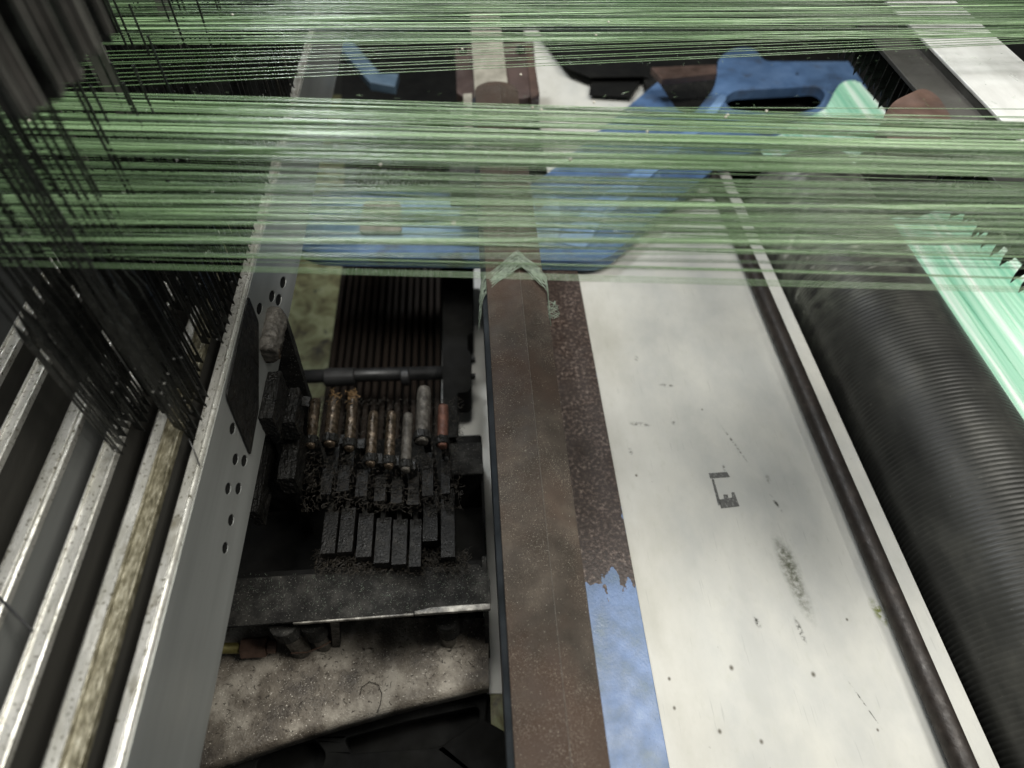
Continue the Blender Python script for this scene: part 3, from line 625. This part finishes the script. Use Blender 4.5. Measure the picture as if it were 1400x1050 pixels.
m_white = mat('scuffed off white sheet', [(.3, (.38, .372, .325)), (.5, (.48, .472, .428)), (.7, (.56, .555, .515))], 9, rough=.60, rvar=.10, spec=.35, bump=.12, bscale=40, extra=panel_extra, stretch=(1, .5, 1))
pt = thing('white_panel', 'large off white metal sheet with smudges between the beam and the roller', 'panel', sc_o)
px0 = T(765, 215) * HP - .03
MB().box(px0, T(1367, 1050) * HP, -.1, yy(700, 40, HP), hz(HP) - .004, hz(HP)).build('sheet', m_white, pt)
def ink(pts): return MB().slab([[at(x, y, HP - .0006) for x, y in pts]], (0, 0, -.0004))
# remains of the printed letters
lt = ink([(969, 647), (994, 645), (998, 652), (971, 654)]).build('printed_mark', m_ink, pt)
ink([(973, 655), (976, 655), (986, 690), (982, 691)]).build('printed_mark', m_ink, pt)
ink([(983, 683), (990, 682), (989, 676), (995, 676), (996, 681), (1001, 680), (1000, 673), (1004, 673), (1011, 692), (986, 695)]).build('printed_mark', m_ink, pt)
hr = .785; rr = .0133
tr_ = T(1319, 1050)
c = MB(); Lr = 1.2; y0r = -.1; y1r = yy(962, 236, hr)
nseg = 60; pr = [((y1r - y0r) * k / nseg, rr * (1 + .012 * noise.noise(Vector((k * .7, 0, 0))))) for k in range(nseg + 1)]
c.rev((tr_ * hr, y0r, hz(hr)), (tr_ * hr, y1r, hz(hr)), pr, 24)
o = c.build('round_rod', m_rod, smooth=True); tag(o, 'long dark brown round rod lying along the white panel', 'rod')

# ------------------------------------------------------------------ blue casting
HC = .765
cf = thing('blue_casting', 'blue painted machine frame casting crossing under the yarns', 'machine frame', at(640, 330, .72))
outer = [(396, 272), (440, 262), (700, 258), (735, 248), (775, 216), (893, 117), (900, 112), (925, 150), (945, 160), (978, 120), (982, 80), (1000, 66), (1030, 64), (1045, 84), (1160, 84), (1185, 120), (1120, 180), (1075, 205), (1040, 205),
         (985, 222), (960, 245), (900, 292), (850, 337), (835, 350), (815, 357), (440, 350), (415, 344), (396, 325)]
slot = rounded([(988, 136), (1003, 124), (1118, 118), (1130, 128), (1120, 146), (1085, 158), (1000, 150)], 8)
HC2 = HC
MB().slab([[at(x, y, HC) for x, y in rounded(outer, [0, 8, 8, 10, 6, 0, 0, 6, 14, 14, 8, 10, 10, 8, 0, 0, 0, 0, 0, 0, 0, 0, 10, 12, 12, 10, 12, 0], 4)],
           [at(x, y, HC) for x, y in slot][::-1]], (0, 0, -.022)).build('casting_body', m_blue, cf, bevel=.003, seg=3)
MB().slab([[at(x, y, HC - .0023) for x, y in rounded([(407, 280), (700, 272), (760, 262), (768, 300), (760, 335), (700, 326), (500, 330), (408, 320)], 10)]], (0, 0, -.002)).build('faded_face', m_blue_pale, cf, bevel=.0008)
MB().slab([[at(x, y, HC - .003) for x, y in rounded([(760, 330), (800, 285), (960, 160), (985, 128), (995, 132), (970, 168), (900, 232), (820, 305), (800, 340)], 6)]], (0, 0, -.0026)).build('stiffening_rib', m_blue_mid, cf, bevel=.001)
sq = thing('square_bracket', 'small grey square bracket on the blue casting left of the tube', 'bracket', at(521, 295, .66))
MB().slab([[at(x, y, HC - .010) for x, y in rounded([(497, 274), (548, 274), (549, 316), (491, 316)], 8)]], (0, 0, -.0075)).build('bracket_plate', m_tube_pale, sq, bevel=.002)
p = at(521, 295, HC - .010); MB().cyl(p + Vector((0, 0, -.0002)), p + Vector((0, 0, .0012)), .0085, 16).build('hole_plug', m_black, sq)
MB().slab([[at(x, y, HC - .014) for x, y in rounded([(492, 303), (548, 303), (549, 316), (491, 316)], 3)]], (0, 0, -.0038)).build('front_bar', m_tube_pale, sq, bevel=.001)
for x, y, r in ((737, 281, .008), (724, 250, .005), (1090, 101, .003)):
    p = at(x, y, HC - .0024); MB().cyl(p, p + Vector((0, 0, .0006)), r, 16).build('bolt_hole', m_black_s, cf)
for i in range(4):
    for j in range(6):
        x, y = 1134 + j * 5.5 - i * 1.2, 107 + i * 5.5; p = at(x, y, HC); MB().cyl(p, p + Vector((0, 0, .0006)), .0012, 6).build('bolt_hole', m_black_s, cf)
# dark and brown machine parts beyond the casting, with black fillers added for the dark gaps
c = MB().slab([[at(x, y, .77) for x, y in [(735, 40), (900, 30), (990, 40), (990, 92), (893, 108), (880, 104), (808, 105), (775, 92)]]], (0, 0, -.004)).build('dark_block', m_void, bevel=.003); tag(c, 'dark block lying over the far end of the white panel', 'block')
c = MB().slab([[at(x, y, .785) for x, y in [(809, 104), (880, 105), (862, 132), (805, 129)]]], (0, 0, -.004)).build('dark_opening', m_void, bevel=.003); tag(c, 'small black sheet standing for the dark opening by the tip of the diagonal blue arm', 'block')  # an opening in shade, drawn as a black sheet over the panel
c = MB().slab([[at(x, y, .70) for x, y in [(890, 92), (980, 88), (981, 100), (905, 108)]]], (0, 0, -.015)).build('brown_bar', m_brown_d, bevel=.002); tag(c, 'brown bar behind the blue casting, left of its slotted end', 'bar')
c = MB().slab([[at(x, y, .77) for x, y in [(880, 108), (990, 100), (990, 200), (930, 200), (898, 160)]]], (0, 0, -.02)).build('gap_filler', m_black, bevel=.003); tag(c, 'dark housing added for the dark hole between the two blue arms', 'filler')  # fills the hole with black in place of its shade
c = MB().slab([[at(x, y, .74) for x, y in [(458, 45), (478, 52), (520, 100), (545, 100), (540, 118), (505, 112), (462, 62)]]], (0, 0, -.02)).build('slim_lever', m_tube_side2, bevel=.002); tag(c, 'slim blue arm in the dark gap beside the nearest heald frame', 'arm')
c = MB().slab([[at(x, y, 1.0) for x, y in [(470, 40), (640, 40), (640, 150), (466, 150)]]], (0, 0, -.1)).build('dark_backdrop', m_void); tag(c, 'added black chest behind the upper yarns', 'backdrop')  # no real part: a black slab for the unlit void
c = MB().slab([[at(x, y, .82) for x, y in [(735, -60), (1230, -60), (1180, 200), (985, 240), (900, 50), (735, 45)]]], (0, 0, -.1)).build('void_sheet', m_void); tag(c, 'dark sheet added for the blackness behind the blue casting', 'dark sheet')  # added black sheet, the darkness beyond the casting put into its colour

# ------------------------------------------------------------------ ribbed roller
aL, aR = math.radians(33.65), math.radians(45.5)
ac = (aL + aR) / 2; d = 1.04; r0 = d * math.sin((aR - aL) / 2)
rc = Vector((d * math.sin(ac), 0, CZ - d * math.cos(ac)))
ro = thing('ribbed_roller', 'big black ribbed rubber roller on the right, dusty at its far end', 'roller', (rc.x, -.1, rc.z - r0))
pitch = .0066; y0, y1 = -.12, yy(1110, 196, d * math.cos(ac) - r0)
prof = []; n = int((y1 - y0) / pitch)
for k in range(n):
    a_ = k * pitch; q = .0008 + .00025 * noise.noise(Vector((k * .37, 1, 0)))
    prof += [(a_, r0 - q), (a_ + pitch * .18, r0 - q * .75), (a_ + pitch * .38, r0 - q * .1), (a_ + pitch * .60, r0), (a_ + pitch * .80, r0 - q * .2), (a_ + pitch * .93, r0 - q * .85)]
def roller_extra(nt, tc, col, b):
    yv = axis_n(nt, tc, 1); yc = yy(1130, 330, .62) + .1
    s = math_n(nt, 'ADD', yv, math_n(nt, 'MULTIPLY', noise_n(nt, tc, 12, 4), .30))
    m = math_n(nt, 'MULTIPLY', ramp01(nt, s, yc + .08, yc + .30), ramp01(nt, noise_n(nt, tc, 26, 6, (1, 2, 1)), .36, .66))
    col = mix_by(nt, math_n(nt, 'MULTIPLY', m, .8), col, (.30, .32, .25))
    wisp = ramp01(nt, noise_n(nt, tc, 30, 6, (.5, 1.5, 1)), .60, .70)
    return mix_by(nt, math_n(nt, 'MULTIPLY', math_n(nt, 'MULTIPLY', wisp, ramp01(nt, s, yc + .1, yc + .25)), .8), col, (.62, .62, .54))
m_rub2 = mat('ribbed black rubber', [(.3, (.020, .020, .018)), (.55, (.042, .042, .037)), (.8, (.095, .093, .080))], 14, rough=.45, rvar=.10, bump=.08, bscale=420, bdist=.0003, stretch=(1, .6, 1), extra=roller_extra,
             speck=[(150, .70, (.10, .10, .085), .08)])
MB().rev((rc.x, y0, rc.z), (rc.x, y1, rc.z), prof, 128).build('ribbed_cover', m_rub2, ro, smooth=True)

# ------------------------------------------------------------------ mint cloth
def cloth(px, h, name, label):
    b = MB()
    return b
HM = .745
lobe1 = rounded([(1040, 205), (1090, 166), (1128, 150), (1146, 116), (1166, 108), (1178, 114), (1216, 158), (1208, 190), (1180, 205), (1168, 222), (1172, 245), (1190, 252), (1100, 330)], [0, 4, 8, 12, 10, 3, 3, 8, 10, 10, 6, 0, 0])
lobe2 = rounded([(1150, 300), (1232, 298), (1250, 300), (1268, 292), (1292, 282), (1320, 290), (1480, 440), (1480, 720), (1380, 720)], [0, 0, 8, 6, 12, 6, 0, 0, 0])
def cloth_obj(px, label):
    """grid clipped to the outline, gently ridged from thread to thread"""
    loop = [at(x, y, HM) for x, y in px]
    b = MB().slab([loop], (0, 0, -.0012)); me = b.mesh('cloth')
    bm = bmesh.new(); bm.from_mesh(me)
    xs_ = sorted(v.co.x for v in bm.verts); x = xs_[0] + .003
    while x < xs_[-1]:
        g_ = bm.verts[:] + bm.edges[:] + bm.faces[:]
        bmesh.ops.bisect_plane(bm, geom=g_, plane_co=(x, 0, 0), plane_no=(1, R.uniform(-.03, .06), 0)); x += .0034
    for v in bm.verts: v.co.z += .0014 * math.sin(v.co.x * 900) + .004 * noise.noise(Vector((v.co.x * 22, v.co.y * 3, 0)))
    bm.to_mesh(me); bm.free()
    o = link('woven_cloth', me, m_mint, None); tag(o, label, 'cloth', 'mint cloth coming off the roller'); return o
cloth_obj(lobe1, 'small rounded flap of mint green cloth at the far end of the roller')
cloth_obj(lobe2, 'wide striped mint green cloth along the right side of the roller')

# ------------------------------------------------------------------ drop wires
HW = .43
dt = thing('drop_wire_bank', 'row of black pointed drop wires hanging over the mint cloth', 'wire bank', at(1300, 300, HW))
def dmesh(wf):
    b = MB(); b.slab([[Vector(p) for p in [(-wf * .9, 0, .010), (-wf * .5, 0, 0), (wf, 0, .018), (wf, 0, .048), (-wf, 0, .048)]]], (0, .0010, 0)); me = b.mesh('drop_wire'); me.materials.append(m_wire); return me
dms = [dmesh(.0062), dmesh(.0048), dmesh(.0072)]
pa = at(1398, 398, HW); pb = at(1303, 297, HW); pc = at(1212, 156, HW); pd = at(1158, 86, HW); bb = base(dt)
segs = [(at(1480, 500, HW), pa, .012), (pa, pb, .0155), (pb, pc, .013), (pc, pd, .016), (pd, at(1100, 20, HW), .016)]
for p, q, st in segs:
    L = (q - p).length; k = 0
    while k < L:
        pos = p.lerp(q, k / L)
        for row in range(2):
            o = bpy.data.objects.new('drop_wire', R.choice(dms)); COL.objects.link(o); o.parent = dt
            o.location = pos - bb + Vector((row * .010 + R.uniform(-.001, .001), R.uniform(-.002, .002) + row * .004, R.uniform(-.003, .005) + row * .001)); o.rotation_euler = (0, 0, R.uniform(-.25, .15))
        k += st * R.uniform(.8, 1.2)
MB().box(pc.x - .014, pc.x + .034, pa.y - .2, pd.y + .3, hz(.377), hz(.372)).build('top_strip', m_greyplate, dt, bevel=.001)
# ------------------------------------------------------------------ bright beam at the upper right
hb = .36; ta = T(1395, 190); tb = T(1400, 84)
br = thing('steel_beam', 'bright scuffed steel beam at the upper right corner', 'beam', (ta * hb, .3, hz(.46)))
xa = ta * hb; xb = tb * hb
MB().prism([(xa, hz(hb)), (xb, hz(hb)), (xb, hz(hb + .004)), (xa, hz(hb + .004))], .2, 1.8, 1).build('top_face', m_steelplate, br, bevel=.001)
MB().prism([(xa + .001, hz(hb + .0042)), (xb - .002, hz(hb + .0042)), (xb - .002, hz(xa / T(1232, 130))), (xa + .001, hz(xa / T(1232, 130)))], .2, 1.8, 1).build('side_face', m_greyplate, br, bevel=.001)
kb = MB()
hk = .345
o = MB().slab([[at(x, y, hk) for x, y in rounded([(1208, 158), (1222, 138), (1262, 119), (1282, 130), (1301, 160), (1300, 195), (1214, 195)], [6, 10, 10, 10, 8, 4, 4])]], (0, 0, -.022)).build('rounded_knob', m_brown, bevel=.008, seg=5); tag(o, 'rounded reddish brown knob in front of the steel beam', 'knob')

# ------------------------------------------------------------------ warp yarns
def yarn_pts(xl, yl_, xr_, yr_, hl, hr_, wob, n=14, sag=0.0, bendx=None):
    out = []; ph = R.uniform(0, 6.28); ph2 = R.uniform(0, 6.28); A = at(xl, yl_, hl); B = at(xr_, yr_, hr_)
    for i in range(n + 1):
        t = i / n; p = A.lerp(B, t)
        p.y += wob * (math.sin(t * 7 + ph) * .6 + .4 * math.sin(t * 17 + ph2)); p.z += wob * .7 * math.sin(t * 11 + ph2) - sag * 4 * t * (1 - t)
        out.append(p)
    return out
XL, XR = -260, 1560
def band(name, label, groups):
    b = MB()
    for (l0, l1, r0_, r1_, h0, h1, n, wob, rad, cl) in groups:
        # yarns gather in bunches: cluster centres with a little spread
        nb = max(2, n // 9); cs = [((k + R.uniform(.1, .9)) / nb) for k in range(nb)]
        for k in range(n):
            s = R.random() if R.random() > cl else min(1, max(0, R.choice(cs) + R.gauss(0, .02)))
            s2 = min(1, max(0, s + R.gauss(0, .075)))
            h = h0 + (h1 - h0) * R.random()
            pts = yarn_pts(XL, l0 + (l1 - l0) * s, XR, r0_ + (r1_ - r0_) * s2, h + R.uniform(-.006, .006), h + R.uniform(-.006, .006), wob)
            b.tube(pts, rad * R.choice((.5, .7, 1, 1, 1.3, 2.0)), 4)
    me = b.mesh(name); o = link(name, me, m_yarn, None, smooth=True); tag(o, label, 'yarn', 'bands of green warp yarn', 'stuff'); return o
mm = .00038
band('warp_yarn_band', 'top dense band of green warp yarns along the upper edge of the picture', [(-90, 66, -75, 48, .30, .36, 190, .0007, mm, .6), (-60, 62, -60, 45, .36, .40, 90, .0007, mm, .6)])
band('warp_yarn_band', 'bright dense middle band of green warp yarns crossing above the blue casting', [(146, 206, 186, 246, .28, .33, 84, .0009, mm, .72), (112, 150, 166, 194, .29, .33, 46, .0008, mm * .9, .7), (118, 212, 190, 255, .33, .38, 36, .0009, mm, .65)])
band('warp_yarn_band', 'thin lowest band of green warp yarns, ending just above the white panel', [(222, 352, 255, 345, .28, .34, 90, .0007, mm * .75, .4), (215, 345, 262, 385, .33, .37, 56, .0008, mm * .7, .4), (205, 250, 258, 290, .30, .34, 8, .0008, mm, .5)])
# single yarns one can pick out in the gap between the top and the middle band
lo_ = [(128, 52), (121, 50), (114, 47), (108, 46), (101, 42), (95, 40), (90, 39), (84, 36), (79, 36), (74, 33), (140, 160), (145, 170), (135, 150)]
ORD = 'first second third fourth fifth sixth seventh eighth ninth tenth'.split()
for k, (l, r_) in enumerate(lo_):
    b = MB(); b.tube(yarn_pts(XL, l + R.uniform(-1, 1) + 8, XR, r_ + R.uniform(-1, 1), .31 + R.uniform(-.01, .01), .31 + R.uniform(-.01, .01), .0004), .00036, 5)
    o = b.build('warp_yarn', m_yarn, smooth=True); tag(o, ('%s single green yarn from the bottom of the sparse yarns under the top band' % ORD[k]) if k < 10 else ('%s of the three lone green yarns just above the middle band at the right' % ('topmost', 'lowest', 'middle')[(1, 2, 0)[0] if k == 11 else (0 if k == 12 else 2)]), 'yarn', 'single yarns in the gap')
# thin milky film edge under the lowest yarns
for k, (l, r_) in enumerate([(355, 372), (350, 368)]):
    b = MB(); b.tube(yarn_pts(XL, l, XR, r_ + 30, .31, .31, .0003), .00045, 5)
    o = b.build('warp_yarn', m_yarn, smooth=True); tag(o, ('lowest of all green yarns, passing over the lint ring and white panel', 'second lowest green yarn, just above the lowest over the white panel')[k], 'yarn', 'lowest single yarns')
# little white knots on the yarns
kn = MB()
for x, y in [(815, 48), (832, 30), (632, 67), (740, 150), (812, 140), (885, 180), (728, 147), (992, 160), (1048, 152), (995, 157), (318, 20), (520, 225), (605, 208), (712, 102), (780, 218), (620, 305), (40, 165), (110, 58)]:
    p = at(x, y, .285)
    kn.rev(p - Vector((.0012, 0, 0)), p + Vector((.0012, 0, 0)), [(0, .0002), (.0006, .0008), (.0012, .0010), (.0018, .0008), (.0024, .0002)], 8)
o = kn.build('yarn_knots', m_lint_w, smooth=True); tag(o, 'scattered tiny pale knots and lint on the green yarns', 'lint', None, 'stuff')

# ------------------------------------------------------------------ lint and dust fibres
def fibres(name, label, m, n, place, L=(.002, .006), r=.00012, curl=.6):
    b = MB()
    for i in range(n):
        p, up = place(); a_ = R.uniform(0, 6.28); l = R.uniform(*L); pts = []
        d = Vector((math.cos(a_), math.sin(a_), R.uniform(0, .5))); q = Vector(p)
        for k in range(4):
            pts.append(q.copy()); q += d * (l / 3); a_ += R.uniform(-curl, curl); d = Vector((math.cos(a_), math.sin(a_), R.uniform(-.3, .4)))
        b.tube(pts, r * R.uniform(.6, 1.5), 3)
    o = b.build(name, m); tag(o, label, 'lint', None, 'stuff'); return o
def on_tube():
    s = R.random() ** 1.3; y = R.uniform(.05, .55); 
    if R.random() < .7: s = R.random(); x = tx0 + (txm - tx0) * s; h = .600 + (.588 - .600) * s
    else: x = txm + (tx1 - txm) * s; h = .588 + .016 * s
    return (x, y, hz(h) + .0003), 1
fibres('dust_fibres', 'pale dust fibres strewn over the brown tube', m_lint_w, 900, on_tube, (.0004, .0012), .00008)
def on_cover():
    x_ = R.uniform(270, 662); u_ = (x_ - 215) / 453; p = at(x_, R.uniform(885, 1046 - 137 * u_ - 10 * math.sin(math.pi * u_)), HD); return (p.x, p.y, p.z + .0012), 1
fibres('dark_fibres', 'dark bits of fibre scattered on the dusty beige cover', m_lint_d, 260, on_cover, (.0012, .008), .00022)
fibres('dust_fibres', 'pale fuzz lying on the dusty beige cover', m_lint_w, 500, on_cover, (.002, .005), .0001)
def on_plate():
    p = at(R.uniform(300, 668), R.uniform(785, 838), HB); return (p.x, p.y, p.z + .0005), 1
fibres('dust_fibres', 'grey fuzz on the top of the black angle bracket', m_lint, 420, on_plate, (.0008, .0045), .00008, .9)
def on_levers():
    x = R.uniform(415, 632); y = R.uniform(545, 700); p = at(x, y, HL - .012 + R.uniform(-.01, .02)); return p, 1
fibres('greasy_fuzz', 'dark greasy fuzz clinging to the pins of the levers', m_lint_d, 2600, on_levers, (.003, .009), .00022, 1.3)
def on_low():
    x = R.uniform(430, 640); y = R.uniform(752, 785); p = at(x, y, HB - .003 - R.random() * .01); return p, 1
fibres('greasy_fuzz', 'dark greasy fuzz along the foot of the lever row', m_lint_d, 1300, on_low, (.003, .009), .00025, 1.3)
def on_crank():
    y = R.uniform(425, 660); x = R.uniform(345, 385 + max(0, y - 500) * .3); p = at(x, y, .66 + (y - 425) / 235 * .1 + R.uniform(-.01, .02)); return p, 1
fibres('greasy_fuzz', 'dark greasy fuzz hanging on the large crank', m_lint_d, 1300, on_crank, (.003, .009), .00025, 1.3)
def on_yarn():
    y = R.choice((R.uniform(5, 90), R.uniform(125, 250), R.uniform(240, 350))); return at(R.uniform(0, 1400), y, R.uniform(.285, .315)), 1
fibres('yarn_fuzz', 'tiny stray fibres standing off the green yarns', m_yarn, 1400, on_yarn, (.002, .007), .00007, 1.0)
# rusty tufts on two pins
for px_, py_, lab in ((458, 543, 'brown shaggy tuft on the far end of the second pin'), (483, 541, 'rusty yellow tuft on the far end of the third pin')):
    def tuft():
        g_ = Vector((R.gauss(0, .003), R.gauss(0, .006), R.gauss(.004, .003))); return at(px_, py_ + 4, HL - .02) + g_, 1
    o = fibres('lint_tuft', lab, mat('rusty lint', [(.3, (.10, .055, .02)), (.7, (.32, .2, .09))], 200, rough=.9, bump=0), 90, tuft, (.003, .008), .0003, 1.2); del o['kind']; o['category'] = 'lint'
# hair-like curl on the cover
c = MB().tube([at(x, y, HD - .003) for x, y in [(492, 950), (494, 940), (505, 932), (517, 936), (522, 948), (520, 962), (515, 975)]], .0005, 5).build('curled_thread', m_lint_d); tag(c, 'curled black thread lying on the dusty beige cover', 'thread')
